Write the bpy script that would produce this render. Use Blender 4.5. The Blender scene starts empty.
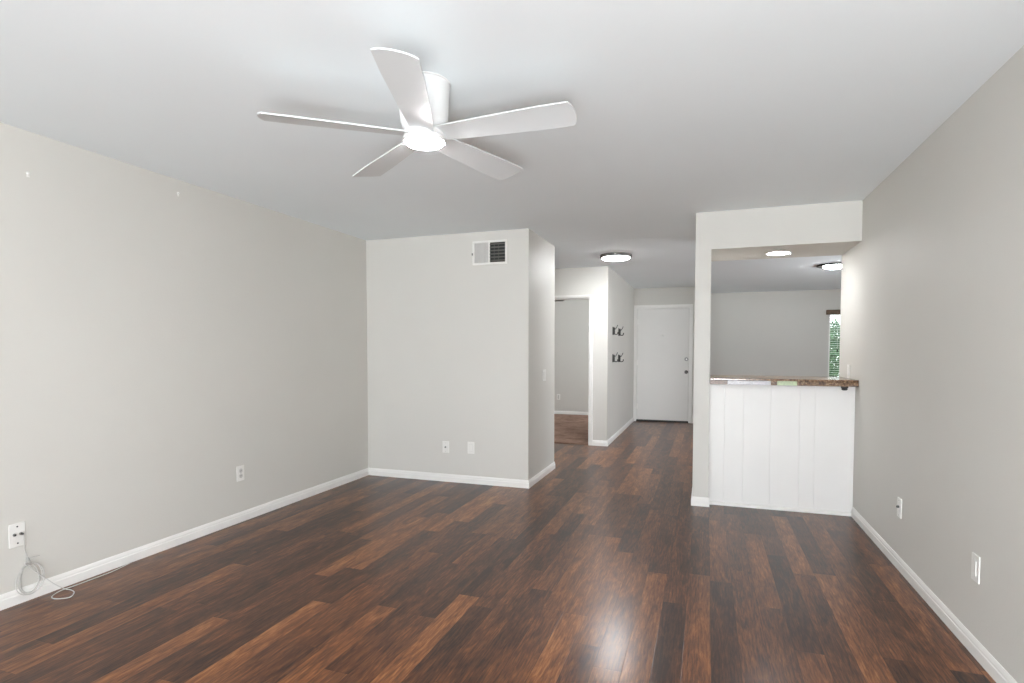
import bpy, bmesh, math, random
from mathutils import Vector, Matrix
random.seed(7)
SC = bpy.context.scene
COL = SC.collection
PI = math.pi

# ------------------------------------------------------------------ camera
cam_d = bpy.data.cameras.new('camera')
cam = bpy.data.objects.new('camera', cam_d); COL.objects.link(cam)
CAMH = 1.3028
cam.location = (0, 0, CAMH)
cam.rotation_euler = (PI/2 - 0.0386, 0, 0.335)
cam_d.sensor_fit = 'HORIZONTAL'; cam_d.sensor_width = 36.0
cam_d.lens = 564.288*36/1024
cam_d.shift_x = (512-510.16)/1024
cam_d.shift_y = (372.44-341.5)/1024
cam_d.clip_start = 0.05
SC.camera = cam
SC.view_settings.view_transform = 'Standard'
SC.view_settings.look = 'None'
SC.view_settings.gamma = 1.0
SC.view_settings.use_curve_mapping = False
SC.view_settings.exposure = 0.46
SC.cycles.use_denoising = True
SC.cycles.max_bounces = 14
SC.cycles.diffuse_bounces = 10
SC.cycles.glossy_bounces = 4
SC.cycles.sample_clamp_indirect = 6.0

# ------------------------------------------------------------------ world: bright overcast sky, paler ground below the horizon
WORLD_STRENGTH = 7.2
w = bpy.data.worlds.new('sky'); SC.world = w; w.use_nodes = True
nt = w.node_tree; bg = nt.nodes['Background']
tc = nt.nodes.new('ShaderNodeTexCoord'); sep = nt.nodes.new('ShaderNodeSeparateXYZ')
rmp = nt.nodes.new('ShaderNodeValToRGB')
nt.links.new(tc.outputs['Generated'], sep.inputs[0])
mr = nt.nodes.new('ShaderNodeMapRange'); mr.inputs[1].default_value = -1; mr.inputs[2].default_value = 1
nt.links.new(sep.outputs['Z'], mr.inputs[0]); nt.links.new(mr.outputs[0], rmp.inputs[0])
e = rmp.color_ramp.elements
e[0].position = 0.47; e[0].color = (1.32, 1.41, 1.47, 1)
e[1].position = 0.53; e[1].color = (0.92, 0.98, 1.06, 1)
nt.links.new(rmp.outputs[0], bg.inputs['Color']); bg.inputs['Strength'].default_value = WORLD_STRENGTH

def portal(name, loc, rot, sx, sy):
    l = bpy.data.lights.new(name, 'AREA'); l.shape = 'RECTANGLE'; l.size = sx; l.size_y = sy
    l.cycles.is_portal = True
    o = bpy.data.objects.new(name, l); COL.objects.link(o); o.location = loc; o.rotation_euler = rot
    return o

# room dimensions, metres
H = 2.44
XL, XR = -3.338, 1.101
YR = -4.6
YB, X5, YE = 5.063, -1.580, 6.020
YD, X6, YF = 7.660, -1.269, 10.590
XP, XO, YH, YHB, HB = -0.099, 0.026, 4.954, 5.630, 2.135
YK, XK = 11.95, 3.90
XLL = -5.60
YBB = 11.16
# openings that let daylight in: the sliding door behind the camera, two bedroom and kitchen windows
RD = (-2.6, 0.98, 2.34)
portal('daylight_portal_sliding_door', ((RD[0]+RD[1])/2, YR-0.10, RD[2]/2), (PI/2, 0, PI), RD[1]-RD[0], RD[2])
KW = (2.15, 3.65, 0.60, 2.00)
portal('daylight_portal_kitchen_window', ((KW[0]+KW[1])/2, YK+0.15, (KW[2]+KW[3])/2), (-PI/2, 0, PI), KW[1]-KW[0], KW[3]-KW[2])
SW = (6.6, 8.8, 0.85, 1.95)     # unseen side window added to bring more daylight into kitchen and hall
portal('daylight_portal_added_window', (XK+0.15, (SW[0]+SW[1])/2, (SW[2]+SW[3])/2), (0, PI/2, 0), SW[3]-SW[2], SW[1]-SW[0])
BW = (9.0, 10.4, 0.9, 2.0)
portal('daylight_portal_bedroom_window', (XLL-0.10, (BW[0]+BW[1])/2, (BW[2]+BW[3])/2), (0, -PI/2, 0), BW[3]-BW[2], BW[1]-BW[0])

# unseen fill light added behind the camera, aimed up to brighten ceiling and walls
def soft_fill(name, loc, rot, size, watts, col=(0.97, 0.99, 1.0)):
    l = bpy.data.lights.new(name, 'AREA'); l.shape = 'DISK'; l.size = size; l.energy = watts; l.color = col
    o = bpy.data.objects.new(name, l); COL.objects.link(o); o.location = loc; o.rotation_euler = rot
    return o
BOUNCE_WATTS = 78.0
soft_fill('bounce_fill', (0.2, -1.1, 0.6), (PI-0.85, 0, 0.42), 0.9, BOUNCE_WATTS)

# ------------------------------------------------------------------ materials
def new_mat(name):
    m = bpy.data.materials.new(name); m.use_nodes = True
    return m, m.node_tree, m.node_tree.nodes['Principled BSDF']
def N(t, kind, **kw):
    n = t.nodes.new(kind)
    for k, v in kw.items(): setattr(n, k, v)
    return n
def simple(name, col, rough=0.5, metal=0.0, bump=0.0, bscale=200.0, var=0.0, vscale=3.0, spec=0.5):
    m, t, b = new_mat(name)
    b.inputs['Base Color'].default_value = (*col, 1); b.inputs['Roughness'].default_value = rough
    b.inputs['Metallic'].default_value = metal; b.inputs['Specular IOR Level'].default_value = spec
    co = N(t, 'ShaderNodeTexCoord')
    if bump:
        n = N(t, 'ShaderNodeTexNoise'); n.inputs['Scale'].default_value = bscale; n.inputs['Detail'].default_value = 3
        t.links.new(co.outputs['Object'], n.inputs['Vector'])
        bp = N(t, 'ShaderNodeBump'); bp.inputs['Strength'].default_value = bump; bp.inputs['Distance'].default_value = 0.002
        t.links.new(n.outputs['Fac'], bp.inputs['Height']); t.links.new(bp.outputs[0], b.inputs['Normal'])
    if var:
        n = N(t, 'ShaderNodeTexNoise'); n.inputs['Scale'].default_value = vscale; n.inputs['Detail'].default_value = 4
        t.links.new(co.outputs['Object'], n.inputs['Vector'])
        r = N(t, 'ShaderNodeValToRGB')
        r.color_ramp.elements[0].position = 0.3; r.color_ramp.elements[1].position = 0.7
        r.color_ramp.elements[0].color = (*[c*(1-var) for c in col], 1)
        r.color_ramp.elements[1].color = (*[min(1, c*(1+var)) for c in col], 1)
        t.links.new(n.outputs['Fac'], r.inputs[0]); t.links.new(r.outputs[0], b.inputs['Base Color'])
    return m
def emit(name, col, strength):
    m, t, b = new_mat(name)
    b.inputs['Base Color'].default_value = (0.9, 0.9, 0.9, 1)
    b.inputs['Emission Color'].default_value = (*col, 1); b.inputs['Emission Strength'].default_value = strength
    return m

M_WALL = simple('painted_greige_wall', (0.665, 0.650, 0.612), 0.55, bump=0.22, bscale=90, var=0.012, vscale=1.5, spec=0.35)
M_CEIL = simple('flat_white_ceiling', (0.875, 0.920, 0.945), 0.9, bump=0.15, bscale=70, var=0.01, vscale=1.2, spec=0.1)
M_TRIM = simple('white_gloss_trim', (0.87, 0.86, 0.835), 0.35, var=0.02, vscale=6)
M_DOOR = simple('white_door_paint', (0.80, 0.79, 0.765), 0.4, var=0.012, vscale=2)
M_PANEL = simple('white_painted_panelling', (0.86, 0.85, 0.83), 0.42, var=0.015, vscale=3)
M_PLASTIC = simple('white_plastic', (0.84, 0.83, 0.80), 0.3)
M_SOCKET = simple('dull_white_plastic', (0.62, 0.61, 0.59), 0.4)
M_DARK = simple('black_slot', (0.02, 0.02, 0.02), 0.5)
M_DARKGREY = simple('dark_grey_metal', (0.09, 0.09, 0.09), 0.45, 0.4)
M_FAN = simple('white_fan_enamel', (0.83, 0.83, 0.83), 0.35)
M_BLADE = simple('white_fan_blade', (0.69, 0.71, 0.72), 0.45)
M_NICKEL = simple('brushed_nickel', (0.36, 0.355, 0.35), 0.35, 1.0, bump=0.1, bscale=300)
M_NICKEL_D = simple('dull_nickel', (0.22, 0.215, 0.21), 0.5, 0.8)
M_SATIN = simple('satin_nickel_bright', (0.55, 0.54, 0.52), 0.5, 0.7)
M_BRONZE = simple('dark_bronze', (0.035, 0.033, 0.03), 0.4, 0.6)
M_BLACKIRON = simple('black_iron', (0.035, 0.035, 0.032), 0.45, 0.3)
M_CABLE = simple('white_cable', (0.60, 0.59, 0.57), 0.4)
M_CABLE_GREY = simple('grey_cable_tie', (0.45, 0.45, 0.43), 0.4)
M_LOUVRE = simple('white_louvre_enamel', (0.62, 0.61, 0.59), 0.5)
M_LOUVRE_D = simple('dark_louvre_blade', (0.15, 0.145, 0.13), 0.5)  # darker tone for the louvres of the right grille
M_VALANCE = simple('brown_wood_valance', (0.13, 0.075, 0.04), 0.5, var=0.35, vscale=14)
M_BLIND = simple('white_blind_slat', (0.80, 0.80, 0.78), 0.5)
M_DARKWOOD = simple('dark_brown_blade_wood', (0.05, 0.03, 0.02), 0.5, var=0.2, vscale=8)
M_EDGE_PALE = simple('pale_lilac_edge', (0.52, 0.50, 0.53), 0.3, var=0.18, vscale=60)  # pale lilac colour for one stretch of the bar top's front edge
M_EDGE_GREEN = simple('pale_green_edge', (0.44, 0.52, 0.31), 0.3, var=0.25, vscale=60)  # pale green colour for a shorter stretch of that edge
M_TILE_ROSE = simple('rosy_brown_stone_chip', (0.20, 0.13, 0.10), 0.35, var=0.35, vscale=70)
M_L_FAN = emit('fan_light_diffuser', (0.99, 0.99, 0.98), 160.0)
M_L_HALL = emit('hall_light_diffuser', (0.98, 0.99, 1.0), 95.0)
M_L_KIT = emit('kitchen_light_diffuser', (0.98, 0.99, 1.0), 75.0)
M_L_REC = emit('recessed_light_lens', (0.98, 0.99, 1.0), 120.0)

def granite():
    m, t, b = new_mat('brown_granite')
    co = N(t, 'ShaderNodeTexCoord')
    n1 = N(t, 'ShaderNodeTexNoise'); n1.inputs['Scale'].default_value = 55; n1.inputs['Detail'].default_value = 5; n1.inputs['Roughness'].default_value = 0.7
    n2 = N(t, 'ShaderNodeTexVoronoi'); n2.inputs['Scale'].default_value = 95
    t.links.new(co.outputs['Object'], n1.inputs['Vector']); t.links.new(co.outputs['Object'], n2.inputs['Vector'])
    r = N(t, 'ShaderNodeValToRGB'); cr = r.color_ramp
    cr.elements[0].position = 0.32; cr.elements[0].color = (0.035, 0.018, 0.01, 1)
    cr.elements[1].position = 0.72; cr.elements[1].color = (0.62, 0.47, 0.30, 1)
    x = cr.elements.new(0.45); x.color = (0.20, 0.10, 0.05, 1)
    x = cr.elements.new(0.56); x.color = (0.38, 0.22, 0.115, 1)
    t.links.new(n1.outputs['Fac'], r.inputs[0])
    rv = N(t, 'ShaderNodeMapRange'); rv.inputs[2].default_value = 0.6; rv.inputs[3].default_value = 1.15; rv.inputs[4].default_value = 0.45
    mx = N(t, 'ShaderNodeMix'); mx.data_type = 'RGBA'; mx.blend_type = 'MULTIPLY'; mx.inputs[0].default_value = 0.9
    t.links.new(r.outputs[0], mx.inputs[6]); t.links.new(n2.outputs['Distance'], rv.inputs[0]); t.links.new(rv.outputs[0], mx.inputs[7])
    t.links.new(mx.outputs[2], b.inputs['Base Color'])
    b.inputs['Roughness'].default_value = 0.16
    return m
M_GRANITE = granite()

def carpet():
    m, t, b = new_mat('brown_carpet')
    co = N(t, 'ShaderNodeTexCoord')
    n1 = N(t, 'ShaderNodeTexNoise'); n1.inputs['Scale'].default_value = 3.5; n1.inputs['Detail'].default_value = 8; n1.inputs['Roughness'].default_value = 0.7
    t.links.new(co.outputs['Object'], n1.inputs['Vector'])
    r = N(t, 'ShaderNodeValToRGB')
    r.color_ramp.elements[0].position = 0.35; r.color_ramp.elements[0].color = (0.20, 0.125, 0.095, 1)
    r.color_ramp.elements[1].position = 0.68; r.color_ramp.elements[1].color = (0.37, 0.25, 0.195, 1)
    t.links.new(n1.outputs['Fac'], r.inputs[0]); t.links.new(r.outputs[0], b.inputs['Base Color'])
    n2 = N(t, 'ShaderNodeTexNoise'); n2.inputs['Scale'].default_value = 180
    bp = N(t, 'ShaderNodeBump'); bp.inputs['Strength'].default_value = 0.7; bp.inputs['Distance'].default_value = 0.006
    t.links.new(co.outputs['Object'], n2.inputs['Vector']); t.links.new(n2.outputs['Fac'], bp.inputs['Height']); t.links.new(bp.outputs[0], b.inputs['Normal'])
    b.inputs['Roughness'].default_value = 1.0; b.inputs['Specular IOR Level'].default_value = 0.0
    return m
M_CARPET = carpet()

def plank_floor():
    """laminate planks 0.115 m wide laid along Y, each plank with its own tone and grain"""
    m, t, b = new_mat('walnut_laminate_planks')
    L = t.links.new
    def math_(op, a, b_=None, c=None):
        n = N(t, 'ShaderNodeMath', operation=op)
        for i, v in enumerate((a, b_, c)):
            if v is None: continue
            if isinstance(v, (int, float)): n.inputs[i].default_value = v
            else: L(v, n.inputs[i])
        return n.outputs[0]
    co = N(t, 'ShaderNodeTexCoord'); s = N(t, 'ShaderNodeSeparateXYZ'); L(co.outputs['Object'], s.inputs[0])
    W, PL = 0.115, 1.22
    u = math_('DIVIDE', math_('SUBTRACT', s.outputs['X'], 0.033), W)
    row = math_('FLOOR', u); fu = math_('FRACT', u)
    wn = N(t, 'ShaderNodeTexWhiteNoise', noise_dimensions='1D'); L(row, wn.inputs['W'])
    v = math_('ADD', math_('DIVIDE', s.outputs['Y'], PL), math_('MULTIPLY', wn.outputs['Value'], 7.31))
    colm = math_('FLOOR', v); fv = math_('FRACT', v)
    cv = N(t, 'ShaderNodeCombineXYZ'); L(row, cv.inputs[0]); L(colm, cv.inputs[1])
    wn2 = N(t, 'ShaderNodeTexWhiteNoise', noise_dimensions='2D'); L(cv.outputs[0], wn2.inputs['Vector'])
    sc = N(t, 'ShaderNodeSeparateColor'); L(wn2.outputs['Color'], sc.inputs[0])
    tone, r2, r3 = sc.outputs[0], sc.outputs[1], sc.outputs[2]
    # plank coordinates, shifted per plank
    gx = math_('ADD', s.outputs['X'], math_('MULTIPLY', r2, 13.0))
    gy = math_('ADD', s.outputs['Y'], math_('MULTIPLY', r3, 29.0))
    def noise(sx, sy, scale, detail, rough=0.6, dist=0.0):
        c = N(t, 'ShaderNodeCombineXYZ'); L(math_('MULTIPLY', gx, sx), c.inputs[0]); L(math_('MULTIPLY', gy, sy), c.inputs[1])
        n = N(t, 'ShaderNodeTexNoise'); n.inputs['Scale'].default_value = scale; n.inputs['Detail'].default_value = detail
        n.inputs['Roughness'].default_value = rough; n.inputs['Distortion'].default_value = dist
        L(c.outputs[0], n.inputs['Vector']); return n.outputs['Fac']
    grain = noise(1.0, 0.075, 120, 7, 0.66, 0.4)        # fine streaks
    fig = noise(1.0, 0.22, 15, 8, 0.68, 0.9)         # figured, blotchy
    strip = noise(1.0, 0.03, 14, 2, 0.5, 0.1)        # broad sapwood stripes
    k = math_('ADD', math_('MULTIPLY', tone, 0.47), math_('MULTIPLY', fig, 1.05))
    k = math_('ADD', k, math_('MULTIPLY', grain, 1.25))
    k = math_('ADD', k, math_('MULTIPLY', strip, 0.30))
    k = math_('SUBTRACT', k, 1.075)
    r = N(t, 'ShaderNodeValToRGB'); cr = r.color_ramp
    cr.elements[0].position = 0.12; cr.elements[0].color = (0.026, 0.0110, 0.0065, 1)
    cr.elements[1].position = 0.95; cr.elements[1].color = (0.33, 0.145, 0.055, 1)
    x = cr.elements.new(0.38); x.color = (0.074, 0.028, 0.0135, 1)
    x = cr.elements.new(0.58); x.color = (0.138, 0.051, 0.0205, 1)
    x = cr.elements.new(0.76); x.color = (0.225, 0.086, 0.031, 1)
    L(k, r.inputs[0])
    # seams
    ex = math_('MINIMUM', fu, math_('SUBTRACT', 1.0, fu))
    ey = math_('MULTIPLY', math_('MINIMUM', fv, math_('SUBTRACT', 1.0, fv)), PL/W)
    ed = math_('MINIMUM', ex, ey)
    mp = N(t, 'ShaderNodeMapRange'); mp.inputs[1].default_value = 0.004; mp.inputs[2].default_value = 0.016
    mp.inputs[3].default_value = 0.45; mp.inputs[4].default_value = 1.0; L(ed, mp.inputs[0])
    mx = N(t, 'ShaderNodeMix'); mx.data_type = 'RGBA'; mx.blend_type = 'MULTIPLY'; mx.inputs[0].default_value = 1.0
    L(r.outputs[0], mx.inputs[6]); L(mp.outputs[0], mx.inputs[7])
    L(mx.outputs[2], b.inputs['Base Color'])
    rr = N(t, 'ShaderNodeMapRange'); rr.inputs[3].default_value = 0.34; rr.inputs[4].default_value = 0.44; L(grain, rr.inputs[0])
    L(rr.outputs[0], b.inputs['Roughness'])
    b.inputs['Specular IOR Level'].default_value = 0.10
    b.inputs['Coat Weight'].default_value = 0.55; b.inputs['Coat Roughness'].default_value = 0.23; b.inputs['Coat IOR'].default_value = 1.45
    hgt = math_('ADD', math_('MULTIPLY', mp.outputs[0], 0.8), math_('MULTIPLY', grain, 0.10))
    tilt = math_('MULTIPLY', math_('MULTIPLY', math_('SUBTRACT', r2, 0.5), fu), 0.25)
    hgt = math_('ADD', hgt, tilt)
    bp = N(t, 'ShaderNodeBump'); bp.inputs['Strength'].default_value = 0.25; bp.inputs['Distance'].default_value = 0.002
    L(hgt, bp.inputs['Height']); L(bp.outputs[0], b.inputs['Normal']); L(bp.outputs[0], b.inputs['Coat Normal'])
    return m
M_FLOOR = plank_floor()

def glass():
    m, t, b = new_mat('clear_window_glass')
    out = t.nodes['Material Output']
    tr = N(t, 'ShaderNodeBsdfTransparent'); gl = N(t, 'ShaderNodeBsdfGlossy'); gl.inputs['Roughness'].default_value = 0.02
    fr = N(t, 'ShaderNodeFresnel'); fr.inputs['IOR'].default_value = 1.45
    mx = N(t, 'ShaderNodeMixShader'); t.links.new(fr.outputs[0], mx.inputs[0]); t.links.new(tr.outputs[0], mx.inputs[1]); t.links.new(gl.outputs[0], mx.inputs[2])
    t.links.new(mx.outputs[0], out.inputs['Surface'])
    return m
M_GLASS = glass()

def leaf():
    m, t, b = new_mat('garden_leaf')
    co = N(t, 'ShaderNodeTexCoord'); n = N(t, 'ShaderNodeTexNoise'); n.inputs['Scale'].default_value = 4
    t.links.new(co.outputs['Object'], n.inputs['Vector'])
    r = N(t, 'ShaderNodeValToRGB'); r.color_ramp.elements[0].position = 0.35; r.color_ramp.elements[1].position = 0.65
    r.color_ramp.elements[0].color = (0.02, 0.075, 0.028, 1); r.color_ramp.elements[1].color = (0.085, 0.19, 0.075, 1)
    t.links.new(n.outputs['Fac'], r.inputs[0]); t.links.new(r.outputs[0], b.inputs['Base Color'])
    b.inputs['Roughness'].default_value = 0.45
    return m
M_LEAF = leaf()
M_BARK = simple('bark', (0.09, 0.06, 0.04), 0.9, bump=0.8, bscale=30)
M_GROUND = simple('garden_ground', (0.30, 0.29, 0.24), 0.95, var=0.15, vscale=4)

# ------------------------------------------------------------------ mesh helpers
def finish(name, bm, mat, parent=None, smooth=False, bevel=0.0, segs=2, shift=None):
    bmesh.ops.recalc_face_normals(bm, faces=bm.faces)
    me = bpy.data.meshes.new(name); bm.to_mesh(me); bm.free()
    me.materials.append(mat)
    if smooth:
        for p in me.polygons: p.use_smooth = True
        try: me.set_sharp_from_angle(angle=math.radians(38))
        except Exception: pass
    o = bpy.data.objects.new(name, me); COL.objects.link(o)
    if parent is not None: o.parent = parent
    if bevel:
        md = o.modifiers.new('bevel', 'BEVEL'); md.width = bevel; md.segments = segs; md.limit_method = 'ANGLE'
    return o
def box(bm, x0, x1, y0, y1, z0, z1):
    vs = [bm.verts.new(p) for p in ((x0,y0,z0),(x1,y0,z0),(x1,y1,z0),(x0,y1,z0),(x0,y0,z1),(x1,y0,z1),(x1,y1,z1),(x0,y1,z1))]
    for f in ((0,3,2,1),(4,5,6,7),(0,1,5,4),(1,2,6,5),(2,3,7,6),(3,0,4,7)):
        bm.faces.new([vs[i] for i in f])
    return vs
def boxes(name, lst, mat, parent=None, **kw):
    bm = bmesh.new()
    for b in lst: box(bm, *b)
    return finish(name, bm, mat, parent, **kw)
def lathe(bm, prof, n=48, c=(0,0,0), mat=None):
    """prof: (r, z) list; closed on the axis where r == 0"""
    rings = []
    for r, z in prof:
        if r < 1e-6: rings.append([bm.verts.new((0,0,z))])
        else: rings.append([bm.verts.new((r*math.cos(2*PI*i/n), r*math.sin(2*PI*i/n), z)) for i in range(n)])
    for a, b in zip(rings, rings[1:]):
        for i in range(n):
            j = (i+1) % n
            if len(a) == 1 and len(b) == 1: continue
            if len(a) == 1: bm.faces.new([a[0], b[i], b[j]])
            elif len(b) == 1: bm.faces.new([a[i], b[0], a[j]])
            else: bm.faces.new([a[i], b[i], b[j], a[j]])
    vs = [v for r in rings for v in r]
    M = (mat or Matrix.Identity(4))
    for v in vs: v.co = M @ v.co + Vector(c)
    return vs
def tube(bm, pts, r, n=8, caps=True):
    pts = [Vector(p) for p in pts]; rings = []
    up = None
    for i, p in enumerate(pts):
        d = (pts[min(i+1, len(pts)-1)] - pts[max(i-1, 0)]).normalized()
        if up is None:
            up = d.orthogonal().normalized()
        up = (up - d*up.dot(d)).normalized(); s = d.cross(up)
        rings.append([bm.verts.new(p + (up*math.cos(2*PI*k/n) + s*math.sin(2*PI*k/n))*r) for k in range(n)])
    for a, b in zip(rings, rings[1:]):
        for k in range(n): bm.faces.new([a[k], a[(k+1)%n], b[(k+1)%n], b[k]])
    if caps:
        bm.faces.new(rings[0][::-1]); bm.faces.new(rings[-1])
def spline(pts, n=8):
    P = [Vector(p) for p in pts]; P = [2*P[0]-P[1]] + P + [2*P[-1]-P[-2]]; out = []
    for i in range(1, len(P)-2):
        for k in range(n):
            t = k/n; a, b, c, d = P[i-1], P[i], P[i+1], P[i+2]
            out.append(0.5*((2*b) + (c-a)*t + (2*a-5*b+4*c-d)*t*t + (3*b-a-3*c+d)*t**3))
    out.append(P[-2]); return out
def sweep_profile(bm, path, prof):
    """path: XY polyline, the room on its left; prof: (offset from wall, z)"""
    n = len(path); P = [Vector(p) for p in path]; sec = []
    for i in range(n):
        def nrm(a, b):
            d = (b-a).normalized(); return Vector((-d.y, d.x))
        if i == 0: m = nrm(P[0], P[1])
        elif i == n-1: m = nrm(P[-2], P[-1])
        else:
            n1, n2 = nrm(P[i-1], P[i]), nrm(P[i], P[i+1]); m = (n1+n2); m = m / (m.dot(n1))
        sec.append([bm.verts.new((P[i].x+m.x*o, P[i].y+m.y*o, z)) for o, z in prof])
    k = len(prof)
    for a, b in zip(sec, sec[1:]):
        for i in range(k): bm.faces.new([a[i], a[(i+1)%k], b[(i+1)%k], b[i]])
    bm.faces.new(sec[0][::-1]); bm.faces.new(sec[-1])
def struct(o):
    o['kind'] = 'structure'; return o
def tag(o, label, cat, group=None):
    o['label'] = label; o['category'] = cat
    if group: o['group'] = group
    return o
def thing(name, label, cat, loc=(0,0,0), rot=(0,0,0), group=None):
    o = bpy.data.objects.new(name, None); COL.objects.link(o); o.empty_display_size = 0.05
    o.location = loc; o.rotation_euler = rot
    return tag(o, label, cat, group)
def copy_tree(o, parent=None):
    c = o.copy(); COL.objects.link(c)
    if parent is not None: c.parent = parent
    for ch in [x for x in bpy.data.objects if x.parent == o]: copy_tree(ch, c)
    return c

# ------------------------------------------------------------------ room shell
T = 0.12
struct(boxes('floor', [(XLL-T, XK+T, YR-0.2, YK+0.2, -0.12, 0.0)], M_FLOOR))
struct(boxes('ceiling', [(XLL-T, XK+T, YR-0.2, YK+0.2, H, H+0.12)], M_CEIL))
struct(boxes('wall_left', [(XL-T, XL, YR, YB, 0, H)], M_WALL))
struct(boxes('wall_back', [(XLL, X5, YB, YE, 0, H)], M_WALL))
struct(boxes('wall_right', [(XR, XR+T, YR, YHB, 0, H)], M_WALL))
struct(boxes('wall_rear', [(XL-T, RD[0], YR-T, YR, 0, H), (RD[1], XR+T, YR-T, YR, 0, H), (RD[0], RD[1], YR-T, YR, RD[2], H)], M_WALL))
DX0, DX1, DZ = -2.275, -1.512, 2.038
struct(boxes('wall_bedroom_door', [(XLL, DX0, YD, YD+T, 0, H), (DX1, X6, YD, YD+T, 0, H), (DX0, DX1, YD, YD+T, DZ, H)], M_WALL))
struct(boxes('wall_hall_left', [(X6-T, X6, YD+T, YF, 0, H)], M_WALL))
EX0, EX1, EZ = -1.236, -0.283, 2.082
struct(boxes('wall_entry', [(X6-T, EX0, YF, YF+T, 0, H), (EX1, XP, YF, YF+T, 0, H), (EX0, EX1, YF, YF+T, EZ, H)], M_WALL))
struct(boxes('wall_partition', [(XP, XO, YH, 6.15, 0, H), (XP, XO, 9.95, YK, 0, H)], M_WALL))
struct(boxes('wall_header', [(XO, XR, YH, YHB, HB, H)], M_WALL))
struct(boxes('wall_kitchen_back', [(XO, KW[0], YK, YK+T, 0, H), (KW[1], XK, YK, YK+T, 0, H), (KW[0], KW[1], YK, YK+T, 0, KW[2]), (KW[0], KW[1], YK, YK+T, KW[3], H)], M_WALL))
struct(boxes('wall_kitchen_right', [(XK, XK+T, YHB-T, SW[0], 0, H), (XK, XK+T, SW[1], YK+T, 0, H), (XK, XK+T, SW[0], SW[1], 0, SW[2]), (XK, XK+T, SW[0], SW[1], SW[3], H)], M_WALL))
struct(boxes('wall_kitchen_front', [(XR+T, XK, YHB-T, YHB, 0, H)], M_WALL))
struct(boxes('wall_bedroom_back', [(XLL, X6-T, YBB, YBB+T, 0, H)], M_WALL))
struct(boxes('wall_bedroom_left', [(XLL-T, XLL, YE-0.5, BW[0], 0, H), (XLL-T, XLL, BW[1], YBB+T, 0, H), (XLL-T, XLL, BW[0], BW[1], 0, BW[2]), (XLL-T, XLL, BW[0], BW[1], BW[3], H)], M_WALL))
struct(boxes('floor_bedroom', [(XLL, X6-T, YD+0.03, YBB, 0.0, 0.012)], M_CARPET))
# taped drywall seam across the ceiling where living room and hall meet
bm = bmesh.new()
a0, a1 = Vector((X5, 5.79)), Vector((XP, 5.93))
prof = [(-0.05, H), (-0.012, H-0.003), (0.012, H-0.003), (0.05, H)]
s0 = [bm.verts.new((a0.x, a0.y+o, z)) for o, z in prof]; s1 = [bm.verts.new((a1.x, a1.y+o, z)) for o, z in prof]
for i in range(4): bm.faces.new([s0[i], s0[(i+1)%4], s1[(i+1)%4], s1[i]])
bm.faces.new(s0[::-1]); bm.faces.new(s1)
struct(finish('trim_1', bm, M_CEIL))

# baseboards
BP = [(0,0),(0.011,0),(0.011,0.046),(0.0085,0.051),(0.0085,0.059),(0.006,0.068),(0.003,0.076),(0,0.076)]
def baseboard(side, path):
    bm = bmesh.new(); sweep_profile(bm, path, BP)
    return struct(finish('baseboard_'+side, bm, M_TRIM))
baseboard('left', [(XL, YB-0.0), (XL, YR)])
baseboard('back', [(XLL, YE), (X5, YE), (X5, YB), (XL+0.011, YB)])
baseboard('hall', [(X6, YF-0.0), (X6, YD), (-1.474, YD)])
baseboard('right', [(XR, YR), (XR, 5.026)])
baseboard('pillar', [(XO, 5.026), (XO, YH), (XP, YH), (XP, 6.15)])
baseboard('bedroom_back', [(X6-T, YBB), (XLL, YBB)])
baseboard('kitchen_back', [(XK, YK), (XO, YK)])

# ------------------------------------------------------------------ bedroom doorway: lining and casing
cw = 0.045
bm = bmesh.new()
for x0, x1, z0, z1 in ((DX1, DX1+cw, 0, DZ+cw*0.6), (DX0-cw, DX0, 0, DZ+cw*0.6), (DX0, DX1, DZ, DZ+cw*0.6)):
    box(bm, x0, x1, YD-0.016, YD, z0, z1)
o = struct(finish('trim_2', bm, M_TRIM, bevel=0.003))
bm = bmesh.new()
box(bm, DX1-0.014, DX1, YD-0.002, YD+T+0.002, 0, DZ); box(bm, DX0, DX0+0.014, YD-0.002, YD+T+0.002, 0, DZ)
box(bm, DX0+0.014, DX1-0.014, YD-0.002, YD+T+0.002, DZ-0.014, DZ)
box(bm, DX1-0.026, DX1-0.014, YD+0.05, YD+0.075, 0, DZ-0.014); box(bm, DX0+0.026, DX1-0.026, YD+0.05, YD+0.075, DZ-0.026, DZ-0.014)
jam = struct(finish('trim_3', bm, M_TRIM))
for z in (0.27, 1.60):
    boxes('hinge', [(DX1-0.019, DX1-0.0135, YD+0.004, YD+0.045, z-0.045, z+0.045)], M_NICKEL, jam)

# ------------------------------------------------------------------ entry door
bm = bmesh.new()
for x0, x1, z0, z1 in ((EX0-0.056, EX0, 0, EZ+0.05), (EX1, EX1+0.044, 0, EZ+0.05), (EX0, EX1, EZ, EZ+0.05)):
    box(bm, x0, x1, YF-0.018, YF, z0, z1)
struct(finish('trim_4', bm, M_TRIM, bevel=0.003))
bm = bmesh.new()
box(bm, EX0, EX0+0.014, YF, YF+T, 0, EZ); box(bm, EX1-0.014, EX1, YF, YF+T, 0, EZ); box(bm, EX0+0.014, EX1-0.014, YF, YF+T, EZ-0.014, EZ)
struct(finish('trim_5', bm, M_TRIM))
struct(boxes('trim_6', [(EX0+0.014, EX1-0.014, YF+0.0, YF+T, 0.0, 0.018)], M_BRONZE, bevel=0.003))
door = struct(boxes('door_1', [(EX0+0.018, EX1-0.020, YF+0.012, YF+0.055, 0.034, EZ-0.018)], M_DOOR, bevel=0.002))
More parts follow.
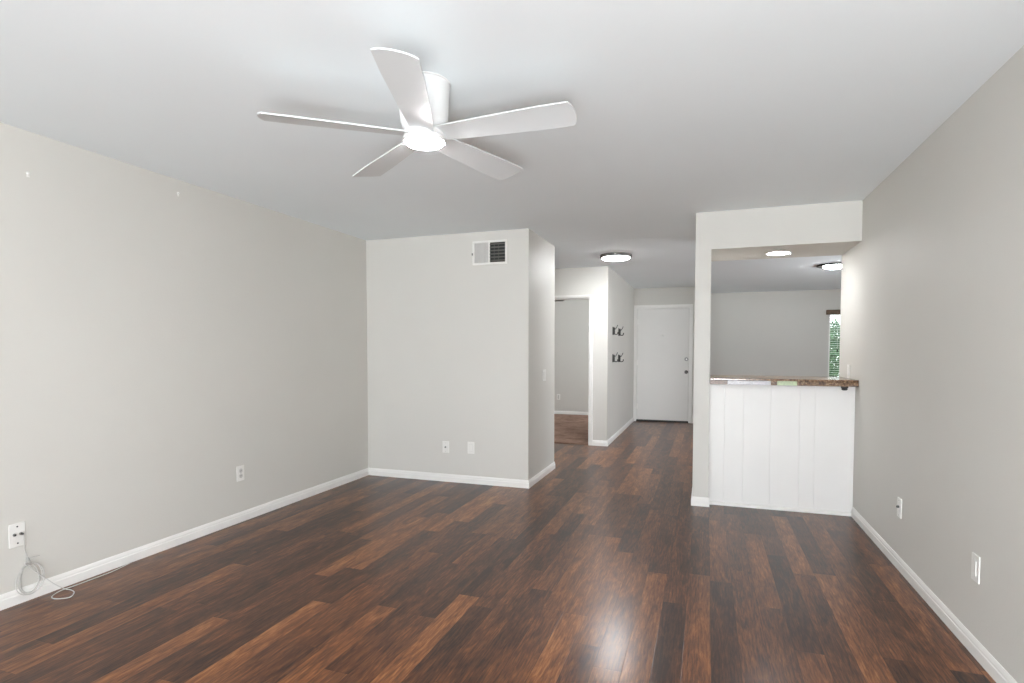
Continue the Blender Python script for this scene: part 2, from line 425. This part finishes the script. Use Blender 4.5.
struct(boxes('trim_7', [(EX0+0.0145, EX0+0.034, YF+0.056, YF+0.075, 0.019, EZ-0.015), (EX1-0.034, EX1-0.0145, YF+0.056, YF+0.075, 0.019, EZ-0.015), (EX0+0.034, EX1-0.034, YF+0.056, YF+0.075, EZ-0.04, EZ-0.015)], M_TRIM))
boxes('gap_strip', [(EX0+0.018, EX1-0.020, YF+0.014, YF+0.053, 0.0185, 0.0335)], M_DARK, door)['label'] = 'black strip closing the gap under the door'  # black filler between threshold and door bottom
door['label'] = 'flat white front door with deadbolt and round knob at the end of the hall'
YDR = YF+0.012
RX = Matrix.Rotation(PI/2, 4, 'X')   # lathe axis Z -> -Y (towards the room)
def disc(name, prof, x, z, mat, parent, y=YDR, label=None):
    bm = bmesh.new(); lathe(bm, prof, 28, (x, y, z), RX)
    o = finish(name, bm, mat, parent, smooth=True)
    if label: o['label'] = label
    return o
disc('deadbolt', [(0,0),(0.033,0),(0.033,0.010),(0.026,0.016),(0.015,0.016),(0.013,0.017),(0,0.017)], -0.343, 1.150, M_NICKEL, door, label='round silver deadbolt')
disc('deadbolt_cylinder', [(0,0),(0.013,0),(0.013,0.026),(0,0.027)], -0.340, 1.150, M_PLASTIC, door)
kn = disc('door_knob', [(0,0),(0.032,0),(0.032,0.006),(0.013,0.012),(0.012,0.030),(0.024,0.040),(0.030,0.054),(0.026,0.066),(0,0.070)], -0.343, 0.918, M_DARKGREY, door, label='dark nickel round door knob')
disc('viewer_cover', [(0,0),(0.024,0),(0.024,0.010),(0.018,0.018),(0,0.020)], -0.770, 1.567, M_PLASTIC, door, label='small white round viewer cover')
boxes('latch_plate', [(EX1-0.0205, EX1-0.0185, YDR-0.001, YDR+0.03, 0.89, 0.95)], M_DARKGREY, door)
for z in (0.28, 1.08, 1.83):
    bm = bmesh.new(); tube(bm, [(EX0+0.015, YDR-0.006, z-0.05), (EX0+0.015, YDR-0.006, z+0.05)], 0.0065, 10)
    box(bm, EX0+0.018, EX0+0.045, YDR-0.002, YDR+0.002, z-0.048, z+0.048)
    finish('hinge', bm, M_TRIM, door)

# ------------------------------------------------------------------ sliding glass door behind the camera
bm = bmesh.new()
xm = (RD[0]+RD[1])/2
for x0, x1, z0, z1 in ((RD[0], RD[0]+0.05, 0, RD[2]), (RD[1]-0.05, RD[1], 0, RD[2]), (xm-0.035, xm+0.035, 0, RD[2]), (RD[0], RD[1], 0.0, 0.05), (RD[0], RD[1], RD[2]-0.05, RD[2])):
    box(bm, x0, x1, YR-0.08, YR-0.03, z0, z1)
d2 = struct(finish('door_2', bm, M_TRIM, bevel=0.002))
boxes('pane', [(RD[0]+0.05, xm-0.035, YR-0.058, YR-0.052, 0.05, RD[2]-0.05)], M_GLASS, d2)
boxes('pane', [(xm+0.035, RD[1]-0.05, YR-0.058, YR-0.052, 0.05, RD[2]-0.05)], M_GLASS, d2)

# ------------------------------------------------------------------ kitchen window, blind, garden
bm = bmesh.new()
for x0, x1, z0, z1 in ((KW[0], KW[0]+0.035, KW[2], KW[3]), (KW[1]-0.035, KW[1], KW[2], KW[3]), (2.78, 2.82, KW[2], KW[3]), (KW[0], KW[1], KW[2], KW[2]+0.035), (KW[0], KW[1], KW[3]-0.035, KW[3])):
    box(bm, x0, x1, YK+0.06, YK+0.10, z0, z1)
w1 = struct(finish('window_1', bm, M_TRIM))
boxes('pane', [(KW[0]+0.035, 2.78, YK+0.078, YK+0.083, KW[2]+0.035, KW[3]-0.035)], M_GLASS, w1)
boxes('pane', [(2.82, KW[1]-0.035, YK+0.078, YK+0.083, KW[2]+0.035, KW[3]-0.035)], M_GLASS, w1)
bl = thing('window_blind', 'white slatted blind with brown wooden valance on the kitchen window', 'blind', ((KW[0]+KW[1])/2, YK, KW[3]))
bm = bmesh.new()
z = -0.06
while z > KW[2]-KW[3]+0.08:
    hw = (KW[1]-KW[0])/2-0.012
    for s in (1,):
        v = [bm.verts.new(p) for p in ((-hw, 0.016, z+0.004), (hw, 0.016, z+0.004), (hw, 0.050, z-0.004), (-hw, 0.050, z-0.004))]
        v2 = [bm.verts.new(p.co+Vector((0,0,0.0015))) for p in v]
        bm.faces.new(v); bm.faces.new(v2[::-1])
        for i in range(4): bm.faces.new([v[i], v[(i+1)%4], v2[(i+1)%4], v2[i]])
    z -= 0.042
finish('slats', bm, M_BLIND, bl)
boxes('valance', [(-(KW[1]-KW[0])/2-0.05, (KW[1]-KW[0])/2+0.05, -0.06, -0.002, -0.025, 0.062)], M_VALANCE, bl, bevel=0.004)['label'] = 'brown wooden valance'
bm = bmesh.new(); tube(bm, [(-0.605, -0.02, -0.02), (-0.605, -0.02, -0.68)], 0.0025, 6)
cd = finish('cord', bm, M_BLIND, bl)
bm = bmesh.new(); lathe(bm, [(0,0.02),(0.008,0.016),(0.016,-0.02),(0.012,-0.03),(0,-0.032)], 14, (-0.605, -0.02, -0.69))
finish('tassel', bm, M_DARK, cd, smooth=True)['label'] = 'black cord tassel'

struct(boxes('ground', [(0.5, 6.5, YK+0.3, YK+6, -0.35, -0.25)], M_GROUND))
def shrub(label, cx, cy, rx, ry, z1, n, seed):
    rnd = random.Random(seed)
    root = thing('garden_shrub', label, 'shrub', (cx, cy, -0.25), group='shrubs outside the kitchen window')
    bm = bmesh.new()
    for i in range(5):
        a = rnd.random()*2*PI; tube(bm, spline([(0.03*i, 0, 0), (0.12*math.cos(a), 0.12*math.sin(a), z1*0.35), (0.4*rx*math.cos(a), 0.4*ry*math.sin(a), z1*0.8)], 4), 0.018, 6)
    finish('stems', bm, M_BARK, root)
    bm = bmesh.new()
    for i in range(n):
        while True:
            p = Vector((rnd.uniform(-1,1), rnd.uniform(-1,1), rnd.uniform(-1,1)))
            if 0.35 < p.length < 1: break
        c = Vector((p.x*rx, p.y*ry, z1*0.52 + p.z*z1*0.5)); L = rnd.uniform(0.07, 0.13); W = L*0.4
        q = Matrix.Rotation(rnd.uniform(0, 2*PI), 4, 'Z') @ Matrix.Rotation(rnd.uniform(-1.2, 0.9), 4, 'Y') @ Matrix.Rotation(rnd.uniform(-0.6, 0.6), 4, 'X')
        pts = [(0,0,0),(L*0.4,W*0.5,0.006),(L,0,-0.012),(L*0.4,-W*0.5,0.006)]
        bm.faces.new([bm.verts.new(c + (q @ Vector(k))) for k in pts])
    finish('foliage', bm, M_LEAF, root)
shrub('leafy green shrub seen through the left edge of the kitchen window', 2.62, YK+1.7, 0.75, 0.6, 2.15, 12000, 3)
shrub('broad green shrub farther right beyond the kitchen window', 4.6, YK+2.2, 0.9, 0.7, 2.3, 7000, 4)

# ------------------------------------------------------------------ bedroom window frame (out of view, lets the daylight in)
bm = bmesh.new()
for y0, y1, z0, z1 in ((BW[0], BW[0]+0.04, BW[2], BW[3]), (BW[1]-0.04, BW[1], BW[2], BW[3]), (BW[0], BW[1], BW[2], BW[2]+0.04), (BW[0], BW[1], BW[3]-0.04, BW[3])):
    box(bm, XLL-0.08, XLL-0.04, y0, y1, z0, z1)
w2 = struct(finish('window_2', bm, M_TRIM))
bm = bmesh.new()  # frame of the added kitchen side window, out of view
for y0, y1, z0, z1 in ((SW[0], SW[0]+0.04, SW[2], SW[3]), (SW[1]-0.04, SW[1], SW[2], SW[3]), (SW[0], SW[1], SW[2], SW[2]+0.04), (SW[0], SW[1], SW[3]-0.04, SW[3]), (7.68, 7.72, SW[2], SW[3])):
    box(bm, XK+0.04, XK+0.08, y0, y1, z0, z1)
struct(finish('added_window_3', bm, M_TRIM))

# ------------------------------------------------------------------ breakfast bar: panelled base and stone top
YPN = 5.045
base = thing('bar_base', 'white vertical-board panelled bar base below the stone top', 'bar', ((XO+XR)/2, YPN+0.25, 0))
ox, oy = (XO+XR)/2, YPN+0.25
xs = [XO+0.001, 0.148, 0.295, 0.500, 0.714, 0.823, 1.085]
bm = bmesh.new()
# one board skin with V grooves, extruded upwards
gr = 0.0022; pr = [(xs[0], YPN)]
for x in xs[1:-1]:
    g = 0.004 if x in (0.148, 0.823) else 0.0065
    pr += [(x-gr, YPN), (x-gr*0.3, YPN+g), (x+gr*0.3, YPN+g), (x+gr, YPN)]
pr += [(xs[-1], YPN), (xs[-1], YPN+0.02), (xs[0], YPN+0.02)]
lo = [bm.verts.new((x-ox, y-oy, 0.0)) for x, y in pr]; hi = [bm.verts.new((x-ox, y-oy, 1.026)) for x, y in pr]
k = len(pr)
for i in range(k): bm.faces.new([lo[i], lo[(i+1)%k], hi[(i+1)%k], hi[i]])
bm.faces.new(lo[::-1]); bm.faces.new(hi)
finish('board_panel', bm, M_PANEL, base)
boxes('corner_strip', [(1.085-ox, XR-ox-0.001, YPN-0.006-oy, YPN+0.02-oy, 0, 1.026)], M_PANEL, base, bevel=0.002)
boxes('carcass', [(XO-ox+0.001, XR-ox-0.001, YPN+0.02-oy, 5.50-oy, 0, 1.026)], M_PANEL, base)
bm = bmesh.new(); sweep_profile(bm, [(XR-ox-0.0005, YPN-oy), (XO-ox+0.0005, YPN-oy)], [(0,0),(0.018,0),(0.018,0.012),(0.012,0.022),(0,0.028)])
finish('shoe_moulding', bm, M_TRIM, base)
ct = thing('countertop', 'brown granite bar top with pale and green patches along its front edge', 'countertop', (ox, oy, 1.0262))
YC0 = 4.938
bm = bmesh.new(); box(bm, XO+0.001-ox, XR-0.001-ox, YC0+0.0135-oy, 5.56-oy, 0.0, 0.034); box(bm, XO+0.001-ox, XR-0.001-ox, YC0-0.002-oy, 5.56-oy, 0.0341, 0.051)
finish('slab', bm, M_GRANITE, ct, bevel=0.004)
edges = [(XO+0.001, 0.162, M_TILE_ROSE, 'rosy brown edge piece'), (0.164, 0.487, M_EDGE_PALE, 'pale lilac edge piece'), (0.489, 0.532, M_GRANITE, None),
         (0.534, 0.676, M_EDGE_GREEN, 'pale green edge piece'), (0.678, XR-0.001, M_GRANITE, None)]
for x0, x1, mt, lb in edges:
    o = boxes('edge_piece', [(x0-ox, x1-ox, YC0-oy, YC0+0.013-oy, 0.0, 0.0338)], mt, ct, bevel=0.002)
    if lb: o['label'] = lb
bm = bmesh.new(); lathe(bm, [(0,0.0),(0.025,0.0),(0.026,-0.010),(0.020,-0.016),(0.021,-0.026),(0.012,-0.031),(0,-0.032)], 20, (1.012-ox, YC0+0.035-oy, 0.0))
finish('bumper', bm, M_DARK, ct, smooth=True)['label'] = 'small black round bumper under the right end'

# ------------------------------------------------------------------ ceiling fan
FX, FY = -1.154, 2.197
fan = thing('ceiling_fan', 'white five-blade flush ceiling fan with a lit round light', 'ceiling fan', (FX, FY, H))
bm = bmesh.new(); lathe(bm, [(0,0),(0.113,0),(0.113,-0.004),(0.109,-0.006),(0.104,-0.120),(0.101,-0.160),(0.092,-0.186),(0.080,-0.196),(0,-0.196)], 64)
finish('motor_housing', bm, M_FAN, fan, smooth=True)
bm = bmesh.new(); lathe(bm, [(0,-0.197),(0.078,-0.197),(0.086,-0.202),(0.086,-0.222),(0.078,-0.226),(0,-0.226)], 48)
finish('hub', bm, M_FAN, fan, smooth=True)
bm = bmesh.new(); lathe(bm, [(0,-0.2265),(0.084,-0.2265),(0.091,-0.231),(0.092,-0.242),(0.089,-0.2465),(0.083,-0.2465),(0.083,-0.240),(0,-0.240)], 64)
lk = finish('light_ring', bm, M_FAN, fan, smooth=True)
bm = bmesh.new(); lathe(bm, [(0,-0.241),(0.0825,-0.241),(0.0825,-0.2475),(0.076,-0.253),(0.05,-0.258),(0,-0.260)], 64)
finish('diffuser', bm, M_L_FAN, lk, smooth=True)['label'] = 'glowing white light disc'
PH, PT, BWD = -1.2305, -0.195, 0.154
def blade_bm():
    bm = bmesh.new(); top = []; bot = []
    outline = []
    r0, r1 = 0.070, 0.656
    ts = [0, .1, .25, .45, .65, .8, .90, .95]
    def half(t): return 0.050 + (BWD/2-0.050)*min(1.0, t/0.75)**0.8
    # rows across the chord so the blade can be cambered; the tip is a shallow arc with rounded corners
    NS, NC = 30, 10
    grid = []
    for i in range(NS+1):
        t = i/NS; row = []
        for j in range(NC+1):
            s = -1 + 2*j/NC
            h = half(t)
            tip = 0.018*(abs(s)**2.6)
            r = r0 + (r1-r0)*t - (tip * max(0, (t-0.85)/0.15))
            c = s*h
            zc = 0.0025*(1-s*s)
            row.append((r, c, zc))
        grid.append(row)
    up = [[bm.verts.new((a, b, z+0.003)) for a, b, z in r] for r in grid]
    dn = [[bm.verts.new((a, b, z-0.003)) for a, b, z in r] for r in grid]
    for i in range(NS):
        for j in range(NC):
            bm.faces.new([up[i][j], up[i+1][j], up[i+1][j+1], up[i][j+1]])
            bm.faces.new([dn[i][j], dn[i][j+1], dn[i+1][j+1], dn[i+1][j]])
    for i in range(NS):
        bm.faces.new([up[i][0], dn[i][0], dn[i+1][0], up[i+1][0]]); bm.faces.new([up[i][NC], up[i+1][NC], dn[i+1][NC], dn[i][NC]])
    for j in range(NC):
        bm.faces.new([up[0][j], up[0][j+1], dn[0][j+1], dn[0][j]]); bm.faces.new([up[NS][j], dn[NS][j], dn[NS][j+1], up[NS][j+1]])
    return bm
b0 = finish('blade', blade_bm(), M_BLADE, fan, smooth=True)
for k in range(5):
    b = b0 if k == 0 else b0.copy()
    if k: COL.objects.link(b); b.parent = fan
    a = PH + k*2*PI/5
    # small sag of the blade plane measured in the photograph
    slope = 0.0168*math.cos(a) - 0.0143*math.sin(a)
    M = Matrix.Rotation(a, 4, 'Z') @ Matrix.Rotation(-slope, 4, 'Y') @ Matrix.Rotation(PT, 4, 'X')
    b.matrix_local = Matrix.Translation((0, 0, -0.215)) @ M

# ------------------------------------------------------------------ ceiling lights
def flush_light(label, x, y, rr, rd, m_ring, m_dif, hgt=0.035, sag=0.022):
    t = thing('flush_ceiling_light', label, 'ceiling light', (x, y, H))
    bm = bmesh.new(); lathe(bm, [(0,0),(rr,0),(rr,-hgt+0.004),(rr-0.004,-hgt),(rd+0.002,-hgt),(rd+0.002,-0.012),(0,-0.012)], 64)
    finish('ring', bm, m_ring, t, smooth=True)
    bm = bmesh.new(); lathe(bm, [(0,-0.014),(rd,-0.014),(rd,-hgt-0.003),(rd*0.93,-hgt-sag*0.55),(rd*0.6,-hgt-sag*0.9),(0,-hgt-sag)], 64)
    finish('diffuser', bm, m_dif, t, smooth=True)
    return t
hl = flush_light('round nickel-rimmed flush light glowing on the hall ceiling', -1.035, 6.80, 0.186, 0.158, M_NICKEL_D, M_L_HALL, 0.036, 0.024)
bm = bmesh.new(); lathe(bm, [(0,0.006),(0.010,0.006),(0.012,0),(0.010,-0.006),(0,-0.006)], 16, (0.02, -0.19, -0.018), RX)
finish('set_screw', bm, M_SATIN, hl, smooth=True)
flush_light('round light with a wide black rim on the ceiling beyond the bar', 1.575, 8.50, 0.205, 0.130, M_BRONZE, M_L_KIT, 0.022, 0.034)
rec = thing('recessed_light', 'white-trimmed recessed downlight in the soffit above the bar', 'recessed light', (0.566, 5.33, HB))
bm = bmesh.new(); lathe(bm, [(0.080,0.0),(0.104,0.0),(0.104,-0.004),(0.098,-0.008),(0.084,-0.006),(0.080,-0.003)], 48)
# close the ring
finish('trim_ring', bm, M_FAN, rec, smooth=True)
bm = bmesh.new(); lathe(bm, [(0,-0.0005),(0.0815,-0.0005),(0.0815,-0.006),(0.06,-0.010),(0,-0.012)], 48)
finish('lens', bm, M_L_REC, rec, smooth=True)

# ------------------------------------------------------------------ air vent on the back wall
vx0, vx1, vz0, vz1 = -2.143, -1.790, 2.125, 2.352
vent = thing('air_vent', 'white wall vent with pale left grille and dark louvred right grille', 'vent', ((vx0+vx1)/2, YB, (vz0+vz1)/2))
hw, hh, fr = (vx1-vx0)/2, (vz1-vz0)/2, 0.020
xm = -0.006
bm = bmesh.new()
box(bm, -hw, hw, -0.012, 0, hh-fr, hh); box(bm, -hw, hw, -0.012, 0, -hh, -hh+fr)
box(bm, -hw, -hw+fr, -0.012, 0, -hh+fr, hh-fr); box(bm, hw-fr, hw, -0.012, 0, -hh+fr, hh-fr)
box(bm, xm-0.008, xm+0.008, -0.012, 0, -hh+fr, hh-fr)
finish('frame', bm, M_PLASTIC, vent, bevel=0.002)
boxes('backing', [(xm+0.008, hw-fr, -0.0015, -0.0005, -hh+fr, hh-fr)], M_DARK, vent)['label'] = 'dark duct opening'
bm = bmesh.new()
box(bm, -hw+fr, xm-0.008, -0.0025, -0.0005, -hh+fr, hh-fr)
n = 10
for i in range(n):
    x = -hw+fr + (xm-0.008+hw-fr)*(i+0.5)/n
    box(bm, x-0.002, x+0.002, -0.010, -0.0025, -hh+fr, hh-fr)
finish('grille', bm, M_LOUVRE, vent)
bm = bmesh.new(); n = 6
for i in range(n):
    z = -hh+fr + (2*hh-2*fr)*(i+0.5)/n
    vs = box(bm, xm+0.008, hw-fr, -0.014, -0.002, z-0.002, z+0.002)
    for v in vs: v.co.z += (v.co.y+0.008)*0.9
for x in (0.045, 0.09):
    box(bm, x-0.001, x+0.001, -0.006, -0.002, -hh+fr, hh-fr)
finish('louvres', bm, M_LOUVRE_D, vent)
boxes('lever', [(-hw-0.004, -hw+0.004, -0.02, -0.010, -0.02, 0.0)], M_DARKGREY, vent)

# ------------------------------------------------------------------ wall plates (built facing -Y, then turned)
def plate_root(name, label, loc, rz, w_=0.072, h_=0.116, cat='outlet'):
    t = thing(name, label, cat, loc, (0, 0, rz))
    bm = bmesh.new(); box(bm, -w_/2, w_/2, -0.006, 0, -h_/2, h_/2)
    finish('plate', bm, M_PLASTIC, t, bevel=0.0025)
    return t
def fdisc(name, r, x, z, mat, parent, y0=-0.006, d=0.002):
    bm = bmesh.new(); lathe(bm, [(0,0),(r,0),(r,d*0.7),(r*0.8,d),(0,d)], 16, (x, y0, z), RX)
    return finish(name, bm, mat, parent, smooth=True)
def duplex(t):
    for z in (0.0195, -0.0195):
        bm = bmesh.new(); lathe(bm, [(0,0),(0.017,0),(0.017,0.002),(0,0.002)], 24, (0, -0.006, z), RX)
        f = finish('receptacle', bm, M_SOCKET, t)
        boxes('slot', [(-0.0072, -0.0052, -0.0087, -0.008, z-0.004, z+0.006), (0.0052, 0.0072, -0.0087, -0.008, z-0.004, z+0.006), (-0.002, 0.002, -0.0087, -0.008, z-0.011, z-0.007)], M_DARK, f)
    fdisc('screw', 0.003, 0, 0, M_SATIN, t)
def decora(t, gang=0.0, rock=False):
    f = boxes('rocker' if rock else 'receptacle', [(gang-0.0165, gang+0.0165, -0.0095, -0.006, -0.033, 0.033)], M_PLASTIC, t, bevel=0.0015)
    boxes('surround', [(gang-0.0185, gang+0.0185, -0.0066, -0.006, -0.035, 0.035)], M_SOCKET, f)
    return f
RL, RR = PI/2, -PI/2     # left wall faces +X, right wall faces -X
# near left wall: data plate with two jacks
t = plate_root('cable_outlet', 'white jack plate low on the left wall with a coiled cable plugged in', (XL, 1.873, 0.356), RL, 0.074, 0.122)
fdisc('screw', 0.004, 0, 0.044, M_DARKGREY, t); fdisc('screw', 0.004, 0, -0.042, M_DARKGREY, t)
for x in (-0.014, 0.014):
    j = fdisc('jack', 0.0075, x, 0.004, M_NICKEL, t, d=0.008)
    fdisc('core', 0.004, x, 0.004, M_DARK, j, y0=-0.014, d=0.001)
t = plate_root('outlet', 'white duplex outlet farther along the left wall nearer the back corner', (XL, 3.345, 0.372), RL); duplex(t)
t = plate_root('cable_outlet', 'left of the two low back-wall plates, with a dark coax jack in the centre', (-2.440, YB, 0.345), 0)
fdisc('screw', 0.003, 0, 0.042, M_SATIN, t); fdisc('screw', 0.003, 0, -0.042, M_SATIN, t)
j = fdisc('jack', 0.009, 0, 0, M_NICKEL, t, d=0.010); fdisc('core', 0.005, 0, 0, M_DARK, j, y0=-0.016, d=0.001)
t = plate_root('outlet', 'right of the two low back-wall plates, plain white rectangular outlet', (-2.168, YB, 0.352), 0); decora(t)
t = plate_root('light_switch', 'white double light switch on the short wall facing the hall', (X5, 5.600, 1.050), RL, 0.116, 0.118, 'light switch')
decora(t, -0.0235, True); decora(t, 0.0235, True)
t = plate_root('cable_outlet', 'white jack plate on the right wall nearer the bar, with a dark stub', (XR, 3.912, 0.366), RR)
j = fdisc('jack', 0.008, 0, 0.006, M_DARKGREY, t, d=0.012); fdisc('core', 0.004, 0, 0.006, M_DARK, j, y0=-0.018, d=0.002)
fdisc('screw', 0.003, 0, 0.044, M_SATIN, t); fdisc('screw', 0.003, 0, -0.044, M_SATIN, t)
t = plate_root('outlet', 'white rectangular outlet on the right wall, the one nearest the viewer', (XR, 2.902, 0.374), RR); decora(t)
t = plate_root('outlet', 'white outlet on the right wall just above the bar top', (XR, 5.27, 1.130), RR); decora(t)
t = plate_root('outlet', 'white outlet low on the bedroom wall seen through the doorway', (-2.842, YBB, 0.360), 0); duplex(t)

# ------------------------------------------------------------------ coiled cable
bm = bmesh.new()
xw = XL
pts = [(xw+0.016, 1.887, 0.360), (xw+0.024, 1.889, 0.354), (xw+0.022, 1.893, 0.315), (xw+0.016, 1.898, 0.27), (xw+0.018, 1.910, 0.215)]
cy0, cz0 = 1.908, 0.118
for i in range(4*14+1):
    a = PI/2 + 0.25 + i*2*PI/14
    k = i/14
    ry = 0.036 + 0.008*k + 0.004*math.sin(k*2.1); rz = 0.070 + 0.004*k + 0.004*math.cos(k*2.7)
    pts.append((xw+0.018+0.003*math.sin(i*0.9)+0.004*k, cy0+0.004*math.sin(k*3)+ry*math.cos(a), cz0+rz*math.sin(a)))
pts += [(xw+0.040, 1.985, 0.085), (xw+0.042, 2.030, 0.035), (XL+0.055, 2.062, 0.005), (-3.245, 2.064, 0.0045), (-3.195, 2.049, 0.0045), (-3.153, 1.999, 0.0045), (-3.205, 1.962, 0.0045), (-3.253, 1.976, 0.0045),
        (-3.285, 2.041, 0.0055), (-3.284, 2.12, 0.0045), (-3.284, 2.207, 0.0045), (-3.286, 2.317, 0.0045), (-3.305, 2.41, 0.0045), (-3.322, 2.47, 0.0045)]
tube(bm, spline(pts, 6), 0.0023, 8)
cb = thing('cable', 'white cable hanging in a coil by the left baseboard and trailing on the floor', 'cable', (XL+0.02, 1.92, 0))
for v in bm.verts: v.co -= Vector((XL+0.02, 1.92, 0))
finish('cord', bm, M_CABLE, cb, smooth=True)
bm = bmesh.new(); tube(bm, [(0.002, -0.014, 0.228), (0.004, -0.010, 0.206)], 0.0065, 8)
tube(bm, spline([(0.000, -0.012, 0.222), (0.008, 0.012, 0.226), (0.004, 0.04, 0.222)], 4), 0.0015, 5)
finish('cable_tie', bm, M_CABLE_GREY, cb, smooth=True)
bm = bmesh.new(); lathe(bm, [(0,0),(0.006,0),(0.006,0.010),(0.004,0.014),(0,0.014)], 12, (-0.006, 1.887-1.92, 0.360), Matrix.Rotation(PI/2, 4, 'Y'))
finish('plug', bm, M_DARKGREY, cb, smooth=True)

# ------------------------------------------------------------------ wall hooks in the hall
def hook_parts(t):
    bm = bmesh.new(); box(bm, 0, 0.009, -0.032, 0.032, -0.058, 0.058); box(bm, 0.009, 0.030, -0.020, 0.020, -0.054, 0.048)
    finish('back_plate', bm, M_BLACKIRON, t, bevel=0.003)
    bm = bmesh.new(); tube(bm, spline([(0.026, 0, -0.046), (0.045, 0, -0.050), (0.062, 0, -0.047), (0.071, 0, -0.038), (0.074, 0, -0.026)], 5), 0.0065, 8)
    lathe(bm, [(0,0.009),(0.0085,0.004),(0.0085,-0.004),(0,-0.009)], 12, (0.074, 0, -0.021))
    finish('lower_hook', bm, M_BLACKIRON, t, smooth=True)
    bm = bmesh.new(); tube(bm, spline([(0.026, 0, 0.018), (0.042, 0, 0.032), (0.056, 0, 0.052), (0.066, 0, 0.076)], 5), 0.0042, 8)
    lathe(bm, [(0,0.006),(0.006,0.003),(0.006,-0.003),(0,-0.006)], 12, (0.067, 0, 0.079))
    finish('upper_hook', bm, M_BLACKIRON, t, smooth=True)
hk = thing('coat_hook', 'black double coat hook, upper row, the one nearer the bedroom doorway', 'coat hook', (X6, 8.10, 1.585), group='coat hooks on the hall wall')
hook_parts(hk)
for y, z, lb in ((8.66, 1.585, 'black double coat hook, upper row, the one nearer the front door'),
                 (8.10, 1.195, 'black double coat hook, lower row, the one nearer the bedroom doorway'),
                 (8.66, 1.185, 'black double coat hook, lower row, the one nearer the front door')):
    c = copy_tree(hk); c.location = (X6, y, z); c['label'] = lb

# ------------------------------------------------------------------ small white fixings high on the left wall
for (y, z, lb) in ((1.978, 2.223, 'small white wall anchor high on the left wall, nearer the viewer'), (2.862, 2.350, 'small white wall anchor just under the ceiling on the left wall')):
    bm = bmesh.new(); lathe(bm, [(0,0),(0.009,0),(0.009,0.003),(0.005,0.006),(0.004,0.012),(0,0.013)], 14, (0,0,0), Matrix.Rotation(PI/2, 4, 'Y'))
    box(bm, 0, 0.003, -0.006, 0.006, -0.020, 0.006)
    o = finish('wall_anchor', bm, M_PLASTIC); o.location = (XL, y, z)
    tag(o, lb, 'wall anchor', 'white wall anchors')

# ------------------------------------------------------------------ bedroom fan whose blade tip shows under the door head
bf = thing('bedroom_ceiling_fan', 'dark ceiling fan in the bedroom, one blade tip showing under the door head', 'ceiling fan', (-2.98, 9.55, H))
bm = bmesh.new(); lathe(bm, [(0,0),(0.06,0),(0.05,-0.04),(0.012,-0.05),(0.012,-0.12),(0.09,-0.14),(0.10,-0.22),(0.07,-0.27),(0,-0.28)], 32)
finish('motor_housing', bm, M_BRONZE, bf, smooth=True)
bm = bmesh.new(); box(bm, 0.08, 0.655, -0.055, 0.055, -0.004, 0.004)
for v in bm.verts:
    if v.co.x < 0.2: v.co.y *= 0.7
bb = finish('blade', bm, M_DARKWOOD, bf, bevel=0.003)
for k in range(4):
    b = bb if k == 0 else bb.copy()
    if k: COL.objects.link(b); b.parent = bf
    b.matrix_local = Matrix.Translation((0,0,-0.275)) @ Matrix.Rotation(math.radians(-5)+k*PI/2, 4, 'Z') @ Matrix.Rotation(0.28, 4, 'X')
